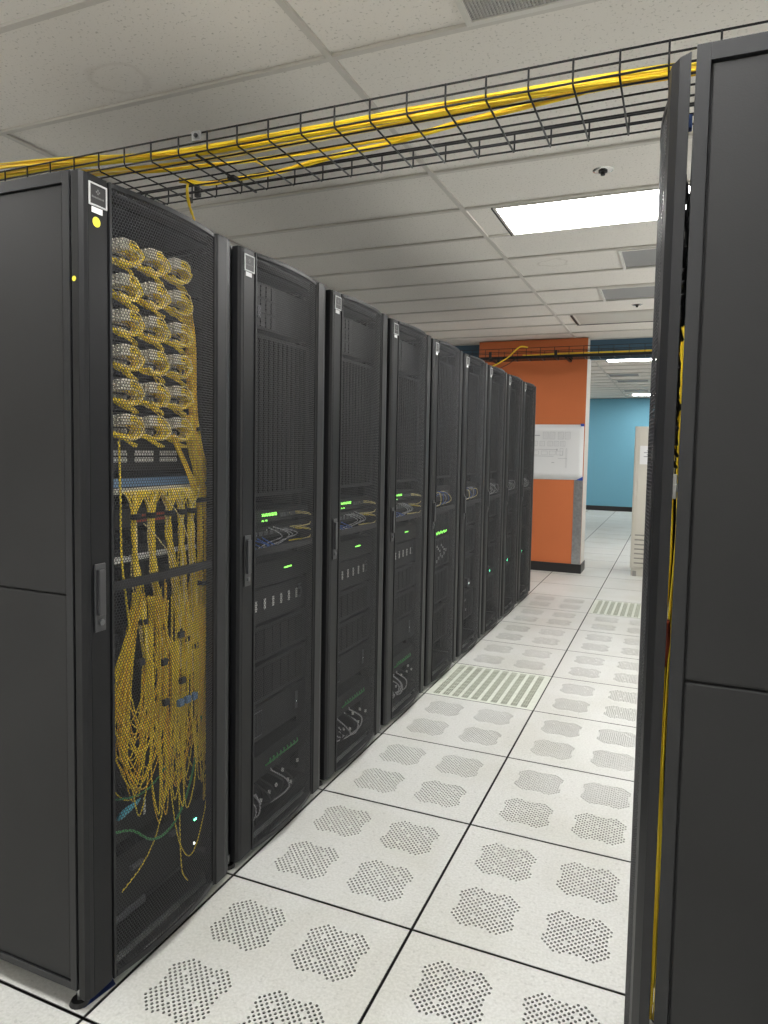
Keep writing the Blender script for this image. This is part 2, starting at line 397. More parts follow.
def hex_panel(name, parent):
    p = .0080; h = p*.8660254; rin = p/math.sqrt(3)*.82; rout = p/math.sqrt(3)
    ys = np.linspace(MY0-.002, MY1+.002, 400); xs = np.array([arc_x(y) for y in ys])
    s = np.concatenate([[0], np.cumsum(np.hypot(np.diff(ys), np.diff(xs)))]); L = s[-1]
    z0, z1 = DB+.012, DT-.010
    nc, nr = int(L/p), int((z1-z0)/h); c = []
    for j in range(nr):
        o = (j % 2)*.5
        cs = (np.arange(nc-1)+.5+o)*p; c.append(np.stack([cs, np.full(nc-1, z0+(j+.5)*h)], 1))
    c = np.concatenate(c); ang = PI/6+np.arange(6)*PI/3
    ringo = np.stack([np.cos(ang), np.sin(ang)], 1)
    V = np.concatenate([c[:,None,:]+ringo[None]*rout, c[:,None,:]+ringo[None]*rin], 1)   # (N,12,2)
    N = len(c); S = np.clip(V[...,0], 0, L).ravel(); Z = V[...,1].ravel()
    Y = np.interp(S, s, ys); X = np.interp(S, s, xs)
    co = np.concatenate([np.stack([X, Y, Z], 1).reshape(N,12,3), np.stack([X-.0006, Y, Z], 1).reshape(N,12,3)], 1).reshape(-1,3).astype(np.float32)
    q = np.array([[k,(k+1)%6,6+(k+1)%6,6+k] for k in range(6)]+[[6+k,6+(k+1)%6,18+(k+1)%6,18+k] for k in range(6)]+[[12+k,18+k,18+(k+1)%6,12+(k+1)%6] for k in range(6)])
    F = (q[None]+24*np.arange(N)[:,None,None]).reshape(-1,4).astype(np.int32)
    me = bpy.data.meshes.new(name); me.vertices.add(len(co)); me.vertices.foreach_set('co', co.ravel())
    me.loops.add(F.size); me.loops.foreach_set('vertex_index', F.ravel())
    me.polygons.add(len(F)); me.polygons.foreach_set('loop_start', np.arange(0, F.size, 4, dtype=np.int32))
    me.update(calc_edges=True); me.materials.append(M['mesh'])
    o = bpy.data.objects.new(name, me); C.objects.link(o); o.parent = parent; return o

def make_cabinet(label, loc):
    t = thing('server_cabinet', label, 'server cabinet', loc, 0, 'black server cabinets')
    W0, W1 = .0025, .6015; XF, XB = -.027, -1.06
    fr = MB()
    for y0, y1 in ((W0, W0+.028), (W1-.028, W1)):
        fr.box(XF-.020, XF, y0, y1, ZB, ZT); fr.box(XB, XB+.03, y0, y1, ZB, ZT)
        fr.box(XB+.03, XF-.020, y0, y1, ZT-.026, ZT); fr.box(XB+.03, XF-.020, y0, y1, ZB, ZB+.018)
    fr.box(XF-.020, XF, W0+.028, W1-.028, ZT-.006, ZT)
    ir = MB().box(XF-.019, XF-.002, W0+.0285, W1-.0285, ZT-.026, ZT-.0065); obj('front_rail', ir, M['inner'], t)
    ir = MB().box(XF-.019, XF-.002, W0+.0285, W1-.0285, ZB, ZB+.020); obj('front_rail', ir, M['inner'], t)
    fr.box(XB, XB+.03, W0+.028, W1-.028, ZB, ZB+.03); fr.box(XB, XB+.03, W0+.028, W1-.028, ZT-.026, ZT)
    for ya in (W0+.0115, W1-.0125): fr.box(XB+.031, XF-.021, ya, ya+.001, ZB+.03, ZT-.02)
    fr.box(XF, -.0205, W0+.012, W0+.022, ZB+.02, ZT-.02)
    obj('frame', fr, M['cab'], t, bevel=.0022)
    obj('roof', MB().box(XB+.031, XF-.021, W0+.029, W1-.029, ZT-.012, ZT-.002), M['cab'], t)
    obj('floor_pan', MB().box(XB+.031, XF-.021, W0+.029, W1-.029, ZB+.002, ZB+.008), M['inner'], t)
    obj('rear_door', MB().box(XB-.018, XB-.002, W0, W1, ZB, ZT), M['inner'], t)
    for ya, yb in ((W0+.0035, W0+.010), (W1-.010, W1-.0035)):
        for za, zb in ((1.0185, ZT-.029), (ZB+.021, 1.0145)):
            obj('side_panel', MB().box(XB+.033, XF-.0235, ya, yb, za, zb), M['panel'], t, bevel=.0025)
    for y0 in (.040, .545):
        r = MB().box(-.096, -.094, y0, y0+.020, ZB+.045, ZT-.03)
        ye = y0 if y0 < .3 else y0+.018
        r.box(-.130, -.096, ye, ye+.002, ZB+.045, ZT-.03)
        obj('mounting_rail', r, M['inner'], t)
    for y0 in (.028, .572):
        for x0 in (-.045, -1.0):
            ft_ = obj('levelling_foot', MB().cyl((x0,y0), .024, .0005, .010, 20, r2=.019), M['dark'], t); obj('foot_stem', MB().cyl((x0,y0), .0055, .0102, ZB+.003, 12), M['steel'], ft_)
    # door
    d = MB()
    d.prism([(-.020,.003),(.000,.003),(.0065,.013),(.0085,.0235),(-.020,.0235)][::-1], DB, DT)
    inlay = MB().box(-.020, .0085, .0238, .081, DB, DT)
    d.prism([(-.020,.082),(.001,.082),(.001,.0855),(.0115,.0855),(.0115,MY0),(.004,MY0+.001),(-.020,MY0+.001)][::-1], DB, DT)
    d.prism([(-.020,MY1-.001),(.004,MY1-.001),(.0075,MY1),(.0085,MY1+.006),(.013,MY1+.009),(.0125,.540),(.008,.560),(-.004,.580),(-.020,.592)][::-1], DB, DT)
    arc_strip(d, MY0+.001, MY1-.001, DT-.013, DT, .0015, .006); arc_strip(d, MY0+.001, MY1-.001, DB, DB+.016, .0015, .006)
    d.box(-.019, .005, .0820, .4995, DB+.0005, DB+.005); d.box(-.019, .005, .0820, .4995, DT-.005, DT-.0005)
    stiff = MB().box(-.010, .0015, MY0+.0015, MY1-.0015, 1.012, 1.034)
    door = obj('door', d, M['doorbody'], t, bevel=.0012)
    part_label(obj('door_inlay', inlay, M['door'], door, bevel=.0010), 'darker flat strip beside the mesh'); obj('stiffener', stiff, M['dark'], door)
    hex_panel('perforated_panel', door)
    h = MB().box(.0088, .0125, .032, .065, .928, 1.090).box(.0127, .021, .038, .057, .968, 1.076)
    obj('handle', h, M['hand'], door, bevel=.0015)
    obj('keyhole', MB().cyl((.0500,.950), .0075, .0127, .017, 16, 'x'), M['equip2'], door)
    b = MB(); y0, y1, z0, z1 = .0245, .078, 1.911, 1.962; e = .0036
    b.box(.009,.0120,y0,y1,z0,z0+e).box(.009,.0120,y0,y1,z1-e,z1).box(.009,.0120,y0,y0+e,z0+e,z1-e).box(.009,.0120,y1-e,y1,z0+e,z1-e)
    ym = (y0+y1)/2
    obj('badge_frame', b, M['badge'], door); b = MB()
    for k in range(9):                      # worn maker's lettering, too small to read
        hgt = (.0052, .0040, .0044, .0036, .0046, .0038, .0044, .0036, .0046)[k]
        b.box(.0108, .0112, ym-.018+k*.0041, ym-.0153+k*.0041, 1.929, 1.929+hgt*.9)
    for k in range(4):
        a = k*PI/2; b.box(.0108, .0112, ym+.004*math.cos(a)-.002, ym+.004*math.cos(a)+.002, 1.944+.004*math.sin(a)-.0018, 1.944+.004*math.sin(a)+.0018)
    obj('badge_emblem', b, M['badgeink'], door)
    obj('badge_plate', MB().box(.009, .0108, y0+e, y1-e, z0+e, z1-e), M['dark'], door)
    obj('name_tag', MB().box(.0088, .0094, .034, .066, 1.8965, 1.9095), M['white'], door)
    return t
ORD = ['first','second','third','fourth','fifth','sixth','seventh','eighth','ninth']
def rack_y(i): return -T+.0045+i*T
cab_labels = ['nearest black cabinet on the left, full of yellow cables behind its mesh door',
 'second black cabinet from the near end of the left row, right after the yellow cables',
 'third black mesh-door cabinet from the near end of the left row',
 'fourth black mesh-door cabinet from the near end of the left row',
 'fifth black cabinet from the near end, with white connectors under green lights',
 'sixth black cabinet from the near end, with one white light low down',
 'seventh black cabinet from the near end, third from the orange wall',
 'eighth black cabinet from the near end, last but one before the orange wall',
 'last black cabinet of the left row, standing nearest the orange wall']
cab0 = make_cabinet(cab_labels[0], (0, rack_y(0), 0))
cabs = [cab0]+[dup(cab0, cab_labels[i], (0, rack_y(i), 0)) for i in range(1, 9)]
right_cab = dup(cab0, 'large black cabinet in the right foreground with yellow cables in its door gap', (1.228, -.0185, 0), PI, 'black server cabinets')
del right_cab['group']
d0 = [c for c in cab0.children if c.name.startswith('door')][0]
part_label(obj('round_sticker', MB().cyl((.048,1.877), .0115, .0088, .0093, 20, 'x'), M['sticker'], d0), 'round yellow sticker')
obj('edge_sticker', MB().cyl((-.013,1.742), .006, .0024, .0029, 14, 'y'), M['sticker'], d0)

# ------------------------------------------------------------------ floor grates, floor tape
def grate(label, i, j):
    t = thing('floor_grate', label, 'floor grate', (i*T, j*T, 0), 0, 'slotted floor grates')
    g = .003; mb = MB(); fr = MB()
    n = 10; m0 = .030; wcol = (T-2*m0)/n; slot = wcol*.64
    z1 = -.0005
    rect(fr, g, T-g, g, m0, 0); rect(fr, g, T-g, T-m0, T-g, 0); rect(fr, g, m0, m0, T-m0, 0); rect(fr, T-m0, T-g, m0, T-m0, 0)
    p = slot/3; ny = int((T-2*m0)/p); py0 = m0
    hs = {(a,b) for a in range(3) for b in range(ny) if b % 5 != 4}
    for k in range(n):
        x0 = m0+k*wcol; xa = x0+(wcol-slot)/2
        rect(fr, x0, xa, m0, T-m0, 0); rect(fr, xa+slot, x0+wcol, m0, T-m0, 0)
        hole_grid(mb, xa, py0, p, 3, ny, hs, p*.44, -.004, -.001)
        rect(mb, xa, xa+slot, py0+ny*p, T-m0, -.001)
    obj('grate_frame', fr, M['grate'], t); obj('slotted_strip', mb, M['strip'], t)
    return t
grate('slotted metal floor grate filling one tile beside the fourth and fifth cabinets', 0, 3)
grate('slotted metal floor grate farther off, at the right near the beige cabinet', 1, 7)
tag(obj('floor_tape', MB().add([(-.075,-.560,.0008),(-.020,-.588,.0008),(-.006,-.498,.0008),(-.060,-.470,.0008)], [(0,1,2,3)]), M['navy']), 'dark blue tape strip on the floor under the nearest cabinet', 'tape')

# ------------------------------------------------------------------ equipment inside the cabinets
RY0, RY1 = .066, .532       # equipment width in cabinet y
XP2 = -.052
def unit(name, label, cat, rk, z0, h, material, depth=.45, xf=None, group=None, rot=None):
    if xf is None: xf = -.086 if rk == 0 else XP2
    t = thing(name, label, cat, (0, rack_y(rk), 0), 0, group)
    b = MB().box(xf-depth, xf, RY0, RY1, z0+.001, z0+h-.001)
    for y in (RY0-.022, RY1): b.box(xf-.003, xf, y, y+.022, z0+.002, z0+h-.002)
    obj('chassis', b, material, t)
    return t
nth = ORD
COLS = ['left', 'middle', 'right']; ROWS = ['topmost', 'second', 'third', 'fourth', 'fifth', 'lowest']
rnd = random.Random(7)
Y0 = rack_y(0)
# patch panels of the first cabinet with their looms
row_z = [1.852, 1.765, 1.677, 1.590, 1.503, 1.415]; col_y = [-.402, -.302, -.205]
XP = -.086
for k in range(7):
    z = row_z[k] if k < 6 else 1.340
    lab = ('black patch panel behind the %s row of yellow cable loops' % ROWS[k]) if k < 6 else 'black patch panel with empty pale ports under the cable loops'
    t = unit('patch_bay', lab, 'patch panel', 0, z-.040, .080, M['equip'], .10, group='patch panels in the nearest cabinet')
    for c in range(3):
        pm = MB()
        for a in range(6):
            for b in range(2):
                yy = col_y[c]-Y0-.036+a*.0122; zz = z-.012+b*.018-.004
                pm.box(XP+.0005, XP+.003, yy, yy+.009, zz, zz+.013)
        obj('port_block', pm, M['port'], t)
def loom(label, yc, zc, rr):
    t = thing('cable_loop', label, 'cable loop', (0, 0, 0), 0, 'cable loops in the nearest cabinet')
    mb = MB(); pale = MB(); boots = MB(); j = lambda s: rr.uniform(-s, s)
    for a in range(4):
        for b in range(4):
            x = XP+.010+a*.0115; zs = zc+.004+b*.0072+.0015*a; ys = yc-.040+.003*a
            boots.tube([(x, ys, zs), (x+.003, ys+.014, zs+.001), (x+.005, ys+.026, zs)], .0033, 6)
            ye = yc+.024+j(.006)
            pts = [(x+.005, ys+.026, zs), (x+.009, yc+.008, zs+.001+j(.002)), (x+.012+j(.003), ye, zs-.008), (x+.013+j(.003), ye+.010+j(.003), zc-.004+j(.005)),
                   (x+.010+j(.004), ye-.002, zc-.022+j(.004)), (x+.006, yc+.004+j(.008), zc-.028+j(.004)), (x+.004, yc-.030+j(.008), zc-.020+j(.005))]
            (mb if (a+b) % 3 else pale).tube(pts, .0019, 5, 5)  # some strands paled: highlights from above put into their colour
    for k in range(7):
        x = -.052+j(.010)
        mb.tube([(x-.010, yc-.046, zc-.016+j(.006)), (x, yc-.030+j(.005), zc-.024+j(.005)), (x+.004, yc+.004+j(.008), zc-.038+j(.005)), (x, yc+.030+j(.006), zc-.047+j(.004)), (x-.012, yc+.042, zc-.050)], .0019, 5, 5)
    obj('cables', mb, M['yel'], t, smooth=True); part_label(obj('highlight_cables', pale, M['palyel'], t, smooth=True), 'cables paled to carry the light from above')
    part_label(obj('connector_boots', boots, M['boot'], t), 'rows of pale grey connector boots')
for r in range(6):
    for c in range(3):
        loom('coiled yellow cable loop, %s of the %s row in the nearest cabinet' % (COLS[c], ROWS[r]), col_y[c], row_z[r], rnd)

def bundle(name, label, cat, path, rad, n, rr, cable_r=.0023, group=None, flat=1., mats=('yel','yel2'), twist=.5, ties=(), wob=.25):
    """a tied bundle of parallel cables following a path; strands are one mesh, ties are parts"""
    t = thing(name, label, cat, (0,0,0), 0, group)
    P = catmull([Vector(p) for p in path], 4)
    ms = [MB() for _ in mats]
    for k in range(n):
        a = rr.uniform(0, 2*PI); q = rad*math.sqrt(rr.uniform(.05, 1)); pts = []; ph = rr.uniform(0, 6)
        for i, p in enumerate(P):
            tg = (P[min(i+1,len(P)-1)]-P[max(i-1,0)]).normalized()
            s1 = tg.cross(Vector((0,0,1)) if abs(tg.z) < .8 else Vector((1,0,0))).normalized(); s2 = tg.cross(s1)
            aa = a+twist*i/len(P)*2+wob*math.sin(ph+i*.35); q2 = q*(1+.15*math.sin(ph*2+i*.5))
            pts.append(p+s1*(q2*math.cos(aa))+s2*(q2*flat*math.sin(aa)))
        ms[rr.randrange(len(ms))].tube(pts, cable_r, 5)
    for mb, mm in zip(ms, mats):
        if mb.n: obj('cable_strands', mb, M[mm], t, smooth=True)
    for tt in ties:
        i = min(len(P)-2, int(tt*(len(P)-1))); p = P[i]; d = (P[i+1]-p).normalized()
        obj('cable_tie', MB().tube([p-d*.006, p+d*.006], rad*1.15+.002, 10), M['dark'], t)
    return t
# side trunk
bundle('cable_bundle', 'thick yellow cable trunk running down the right side of the nearest cabinet', 'cable trunk',
       [(-.066,-.150,1.76),(-.064,-.140,1.68),(-.064,-.134,1.55),(-.062,-.120,1.42),(-.062,-.095,1.33),(-.062,-.062,1.26),(-.060,-.048,1.15),(-.058,-.044,1.0),(-.058,-.046,.85),(-.056,-.050,.70),(-.054,-.062,.55),(-.054,-.075,.43)], .016, 26, rnd, ties=(.28,.47,.58,.70))
bundle('cable_bundle', 'slimmer yellow cable trunk just left of the thick one in the nearest cabinet', 'cable trunk',
       [(-.050,-.150,1.46),(-.050,-.142,1.38),(-.052,-.112,1.28),(-.050,-.098,1.18),(-.048,-.098,1.0),(-.048,-.105,.85),(-.048,-.112,.70),(-.046,-.120,.56)], .014, 18, rnd, ties=(.4,.62))
# blue switch with a row of connectors
t = unit('network_switch', 'blue-grey network switch above the hanging yellow bundles', 'network switch', 0, 1.240, .044, M['equip'], .3)
obj('faceplate', MB().box(XP+.0005, XP+.006, RY0, RY1-.004, 1.258, 1.282), M['blueboot'], t)
cb = MB()
for k in range(34): cb.box(XP+.0065, XP+.030, RY0+.01+k*.0128, RY0+.0205+k*.0128, 1.243, 1.256)
obj('connector_row', cb, M['boot'], t)
ytop = [-.378,-.319,-.245,-.196,-.148]; ybar = [-.378,-.311,-.232,-.194,-.150]
pos5 = ['leftmost','second from left','middle','fourth from left','rightmost']
for k in range(5):
    t = thing('cable_bundle', 'vertical yellow cable bundle under the blue switch, %s of five' % pos5[k], 'cable bundle', (0,0,0), 0, 'bundles under the blue switch')
    mb, pl = MB(), MB(); y1 = ytop[k]; y2 = ybar[k]
    for s in range(18):
        spread = (s-8.5)/8.5*.037; j = lambda q: rnd.uniform(-q, q)
        x1, x2 = -.048+j(.008), -.045+j(.009)
        end = rnd.uniform(.70, .86); dy = [.05,.05,.045,.03,.02][k]
        pts = [(XP+.028, y1+spread, 1.248), (XP+.040+j(.004), y1+spread*.9, 1.243), (x1, y1+spread*.55, 1.222), (x1, y1+j(.009), 1.185), (x1, y1+j(.010), 1.12),
               (x2, y2+j(.011), 1.03), (x2, y2+dy*.4+j(.012), .93), (x2, y2+dy*.8+j(.016), .82), (x2, y2+dy+j(.02), end)]
        (mb if s % 4 else pl).tube(pts, .0019, 5, 5)
    obj('cable_strands', mb, M['yel'], t, smooth=True); obj('pale_strands', pl, M['palyel'], t, smooth=True)
    for zt, yy in ((1.183, y1), (.90-.03*k, y2+[.05,.05,.045,.03,.02][k]*.5)):
        obj('cable_tie', MB().tube([(-.047, yy, zt-.007), (-.046, yy, zt+.007)], .0145, 12), M['dark'], t)
t = unit('cable_manager', 'black horizontal cable bar with red strips behind the hanging bundles', 'cable manager', 0, 1.150, .050, M['dark'], .12)
rd = MB().box(XP+.0005, XP+.008, .255, .385, 1.176, 1.183).box(XP+.0005, XP+.008, .255, .385, 1.162, 1.169)
part_label(obj('strip', rd, M['red'], t), 'pair of dull red strips')
t = unit('network_switch', 'dark network switch with pale connectors just above the door bar', 'network switch', 0, 1.050, .050, M['equip'], .3)
cb = MB()
for k in range(34): 
    if k % 7 != 5: cb.box(XP+.0005, XP+.024, RY0+.01+k*.0128, RY0+.0205+k*.0128, 1.064, 1.076)
obj('connector_row', cb, M['port'], t)
for zz, hh, lb in ((.87,.13,'dark rack server behind the tangled yellow cables, higher one'),(.62,.18,'dark rack server behind the tangled yellow cables, lower one')):
    t = unit('rack_server', lb, 'server', 0, zz, hh, M['equip'], .5, xf=-.10)
    g = MB()
    for k in range(10): g.box(-.0995, -.0985, RY0+.02+k*.044, RY0+.055+k*.044, zz+.02, zz+hh-.02)
    obj('drive_front', g, M['inner'], t)
t = unit('rack_server', 'black server with a small white light at the bottom of the nearest cabinet', 'server', 0, .30, .12, M['equip'], .5)
obj('label_tag', MB().box(XP+.0005, XP+.002, .295, .303, .335, .385), M['port'], t)
t = unit('rack_server', 'black chassis with pale handles near the floor of the nearest cabinet', 'server', 0, .105, .16, M['equip'], .5)
obj('handle', MB().box(XP+.0005, XP+.012, .24, .285, .205, .215), M['equip2'], t)
obj('handle', MB().box(XP+.0005, XP+.012, .40, .44, .215, .225), M['equip2'], t)
obj('indicator_light', MB().box(XP+.0005, XP+.003, .515, .519, .205, .211).box(XP+.0005, XP+.003, .522, .526, .205, .211), M['ledt'], t)
obj('lower_light', MB().box(XP+.0005, XP+.003, .513, .519, .130, .137), M['ledw'], t)
t = thing('equipment_shelf', 'dark metal shelf at the very bottom of the nearest cabinet', 'shelf', (0, Y0, 0))
obj('shelf_plate', MB().box(-.50, -.088, .066, .532, .084, .096), M['equip'], t, bevel=.002)
obj('shelf_lip', MB().box(-.088, -.083, .066, .30, .080, .100), M['equip2'], t)
tag(obj('dust_cover', MB().loft([[(-.06+.022*math.cos(a)*s, -.400+.034*math.sin(a)*s+o, .392+.020*math.cos(a*1.0)*s+z) for a in [k*PI/5 for k in range(10)]] for s, o, z in ((.3,-.02,-.01),(1,0,0),(1,.012,.012),(.25,.03,.006))]), M['cyan'], smooth=True), 'light blue plastic piece among cables low in the nearest cabinet', 'plastic piece')

# individual hanging loops
LOOPS = 'yellow patch cables hanging in loops in the nearest cabinet'
LLAB = 'single yellow patch cable hanging in a loop in the lower half of the nearest cabinet'
def hang(pts, r=.0018, mm='yel', label=LLAB, group=LOOPS, name='patch_cable', k=7):
    o = obj(name, MB().tube(pts, r, 5, k), M[mm], smooth=True); tag(o, label, 'cable', group); return o
def U(ya, za, yb, zb, bot, x, mm='yel'):
    j = lambda s: rnd.uniform(-s, s); dx = [x+j(.008) for _ in range(7)]; w = yb-ya
    hang([(dx[0], ya, za), (dx[1], ya+.02*w+j(.004), za*.55+bot*.45), (dx[2], ya+.12*w+j(.004), bot+.20*(za-bot)), (dx[3], ya+.45*w, bot),
          (dx[4], ya+.82*w+j(.004), bot+.16*(zb-bot)), (dx[5], yb+j(.006), zb*.5+bot*.5), (dx[6], yb, zb)], mm=mm)
for k in range(28):      # left swags
    j = lambda q: rnd.uniform(-q, q)
    ya = rnd.uniform(-.475,-.395); yb = rnd.uniform(-.345,-.25); zt = .80-.0095*k+j(.02); x = rnd.uniform(-.060,-.028); bot = zt-.13-.05*rnd.random()
    hang([(x, -.375+j(.014), .98), (x+j(.004), -.39+.35*(ya+.39), zt*.45+.98*.55), (x+j(.006), ya, zt), (x+j(.006), ya+.012, zt-.07), (x+j(.006), ya*.5+yb*.5, bot),
          (x+j(.006), yb-.012, zt-.05), (x+j(.006), yb, zt*.6+.38), (x+j(.004), -.315+j(.02), .96)], mm=rnd.choice(['yel','yel','yel2']))
for k in range(28):      # middle drops
    ya = rnd.uniform(-.345,-.21); yb = ya+rnd.uniform(.02,.12); bot = rnd.triangular(.25,.72,.40)
    U(ya, rnd.uniform(.84,1.0), yb, rnd.uniform(.80,1.0), bot, rnd.uniform(-.062,-.026), rnd.choice(['yel','yel','yel2']))
for k in range(24):      # right drops
    ya = rnd.uniform(-.215,-.10); yb = min(-.050, ya+rnd.uniform(.03,.12)); bot = rnd.triangular(.25,.66,.36)
    U(ya, rnd.uniform(.78,.98), yb, rnd.uniform(.78,1.0), bot, rnd.uniform(-.062,-.026), rnd.choice(['yel','yel','yel2']))
hang([(-.050,-.255,.55),(-.046,-.245,.40),(-.04,-.215,.22),(-.036,-.165,.150),(-.036,-.11,.23),(-.04,-.075,.36),(-.044,-.064,.55)], label='yellow cable making the lowest loop in the nearest cabinet', group=None)
hang([(-.052,-.205,.52),(-.050,-.200,.30),(-.046,-.196,.13),(-.044,-.175,.078),(-.044,-.150,.055)], label='yellow cable dangling lowest, its end near the cabinet floor', group=None)
hang([(-.050,-.06,.50),(-.046,-.055,.30),(-.042,-.038,.16),(-.040,-.035,.10),(-.042,-.047,.055)], label='thin yellow cable end dangling at the right edge of the nearest mesh door', group=None, r=.0017)
hang([(-.050,-.26,.60),(-.046,-.262,.42),(-.042,-.30,.30),(-.040,-.36,.235),(-.040,-.44,.20)], label='yellow cable sweeping off to the lower left in the nearest cabinet', group=None)
hang([(-.05,-.47,.37),(-.044,-.40,.345),(-.040,-.33,.285),(-.040,-.26,.275),(-.044,-.19,.315),(-.05,-.13,.42),(-.05,-.10,.55)], r=.0034, mm='greenc', label='thick green cable curving across the lower part of the nearest cabinet', group=None)
hang([(-.055,-.45,.45),(-.05,-.36,.425),(-.05,-.28,.445),(-.055,-.2,.50)], r=.0025, mm='greenc', label='thin green cable above the thick green one in the nearest cabinet', group=None)
for k, (yy, zz) in enumerate(((-.295,.775),(-.385,.80),(-.225,.835),(-.218,.70),(-.288,.66))):
    tag(obj('cable_clip', MB().box(-.030,-.018,yy-.011,yy+.011,zz-.009,zz+.009), M['dark'], bevel=.002), 'black clip on the tangled yellow cables, %s' % ['just below the door bar at centre','high at the left edge','highest right of centre','low at centre','low left of centre'][k], 'clip', 'clips on the yellow cables')
for k, yy in enumerate((-.228,-.198,-.168)):
    tag(obj('connector', MB().box(-.030,-.016,yy-.010,yy+.010,.628,.648), M['blueboot'], bevel=.002), 'dark blue connector, %s of three side by side in the yellow tangle' % COLS[k], 'connector', 'three blue connectors')
for k, (ya, za, yb, zb) in enumerate(((-.37,1.165,-.25,1.06),(-.30,1.24,-.19,1.10))):
    hang([(-.026,ya,za),(-.022,(ya*2+yb)/3,za-.035),(-.022,(ya+2*yb)/3,za-.075),(-.026,yb,zb)], r=.0016, mm='palyel', label='thin pale cable slanting across the hanging bundles, %s one' % ('left','right')[k], group=None)
bundle('cable_bundle', 'diagonal yellow cables from the lowest loops down to the side trunk', 'cable bundle', [(-.044,-.235,1.40),(-.040,-.205,1.345),(-.040,-.165,1.285),(-.044,-.135,1.24)], .006, 7, rnd)
hang([(-.03,-.452,1.38),(-.03,-.448,1.25),(-.03,-.446,1.10),(-.034,-.43,1.0),(-.036,-.41,.88)], r=.003, label='single yellow cable along the left mesh edge of the nearest door', group=None)

# ------------------------------------------------------------------ the other cabinets
def rack_full(rk, full=True):
    nm = ORD[rk]; y0 = rack_y(rk)
    t = unit('rack_blank', 'ribbed dark blank panel in the upper half of the %s cabinet' % nm, 'blank panel', rk, 1.20, .55, M['equip'], .03, group='ribbed blank panels')
    rb = MB()
    for k in range(15): rb.box(XP2+.0005, XP2+.006, RY0+.012+k*.030, RY0+.026+k*.030, 1.215, 1.735)
    obj('rib_set', rb, M['inner'], t)
    t = unit('fan_tray', 'dark gridded fan tray at the top of the %s cabinet' % nm, 'fan tray', rk, 1.765, .155, M['equip'], .3, group='fan trays at the cabinet tops')
    g = MB()
    for a in range(7):
        for b in range(3): g.box(XP2+.0005, XP2+.004, RY0+.008+a*.033, RY0+.034+a*.033, 1.775+b*.048, 1.815+b*.048)
    obj('grid_face', g, M['dark'], t)
    obj('latch', MB().box(XP2+.0045, XP2+.012, .175, .195, 1.80, 1.84), M['equip2'], t)
    # lit switch
    t = unit('network_switch', 'network switch with green lights at mid height in the %s cabinet' % nm, 'network switch', rk, 1.108, .044, M['equip'], .3, group='green lit network switches')
    l = MB()
    for k in range(5): l.box(XP2+.0005, XP2+.003, .225+k*.020, .239+k*.020, 1.130, 1.140)
    for k in range(2): l.box(XP2+.0005, XP2+.003, .225+k*.022, .236+k*.022, 1.113, 1.118)
    obj('status_lights', l, M['ledg'], t)
    pb = MB()
    for k in range(8): pb.box(XP2+.0005, XP2+.005, .34+k*.022, .356+k*.022, 1.122, 1.136)
    obj('port_row', pb, M['equip2'], t)
    t = unit('network_switch', 'darker network switch below the green lit one in the %s cabinet' % nm, 'network switch', rk, 1.052, .044, M['equip'], .3, group='lower network switches')
    pb = MB()
    for k in range(12): pb.box(XP2+.0005, XP2+.005, .10+k*.034, .124+k*.034, 1.066, 1.080)
    obj('port_row', pb, M['equip2'], t)
    R = random.Random(40+rk)
    j = lambda s: R.uniform(-s, s)
    def cab(pts, mm, lab, grp, r=.0024): 
        o = obj('patch_cable', MB().tube([(min(x+.030, -.008) if x > XP2+.01 else x, y+y0, z) for x,y,z in pts], r, 5, 6), M[mm], smooth=True); tag(o, lab, 'cable', grp)
    for k in range(5):
        yy = .10+.028*k; cab([(XP2+.004,yy,1.073+j(.004)),(-.055,yy+.015,1.055+j(.01)),(-.040,yy+.045,1.030+j(.008)),(-.045,yy-.02,1.012+j(.006)),(-.055,yy-.06+j(.01),1.008)], 'bluec', 'blue patch cable curling at mid height in the %s cabinet' % nm, 'blue patch cables in the %s cabinet' % nm)
    for k in range(4):
        zz = (1.130, 1.124, 1.073, 1.068)[k]; ye = .475+.012*(k%2)
        zr = 1.085 if k < 2 else 1.035
        cab([(XP2+.004,.40+.02*k,zz),(-.055,.44,zz+.004),(-.040,ye,zz-.002),(-.036,ye+.022,(zz+zr)/2),(-.040,ye,zr),(-.05,.42+j(.02),zr-.006)], 'palyel' if k < 3 else 'yel', 'pale yellow cable loop at the right of the %s cabinet' % nm, 'pale cable loops in the %s cabinet' % nm)
    for k in range(4):
        yy = .25+.03*k; cab([(XP2+.004,yy,1.073),(-.052,yy+.02,1.085+j(.01)),(-.040,yy+.05+j(.01),1.06),(-.048,yy+.02,1.03+j(.01)),(-.06,yy-.03,1.022)], 'greyc', 'grey patch cable in front of the switches in the %s cabinet' % nm, 'grey patch cables in the %s cabinet' % nm, .0020)
    # servers below
    t = unit('rack_server', 'server with one green light below the door bar of the %s cabinet' % nm, 'server', rk, .885, .085, M['equip'], .5, group='servers with one green light')
    obj('status_light', MB().box(XP2+.0005, XP2+.003, .375, .425, .930, .936), M['ledg'], t)
    t = unit('storage_array', 'storage array with a row of white tags in the %s cabinet' % nm, 'storage array', rk, .760, .120, M['equip'], .5, group='storage arrays with white tags')
    g = MB()
    for k in range(6): g.box(XP2+.0005, XP2+.003, .186+k*.0545, .197+k*.0545, .806, .842)
    obj('drive_tags', g, M['port'], t)
    s5 = MB().tube([(XP2+.004,.470,.852),(XP2+.004,.492,.855),(XP2+.004,.478,.842)], .003, 6).tube([(XP2+.004,.470,.838),(XP2+.004,.492,.838),(XP2+.004,.498,.822),(XP2+.004,.490,.808),(XP2+.004,.470,.807)], .004, 6)
    obj('handle_mark', s5, M['equip2'], t)
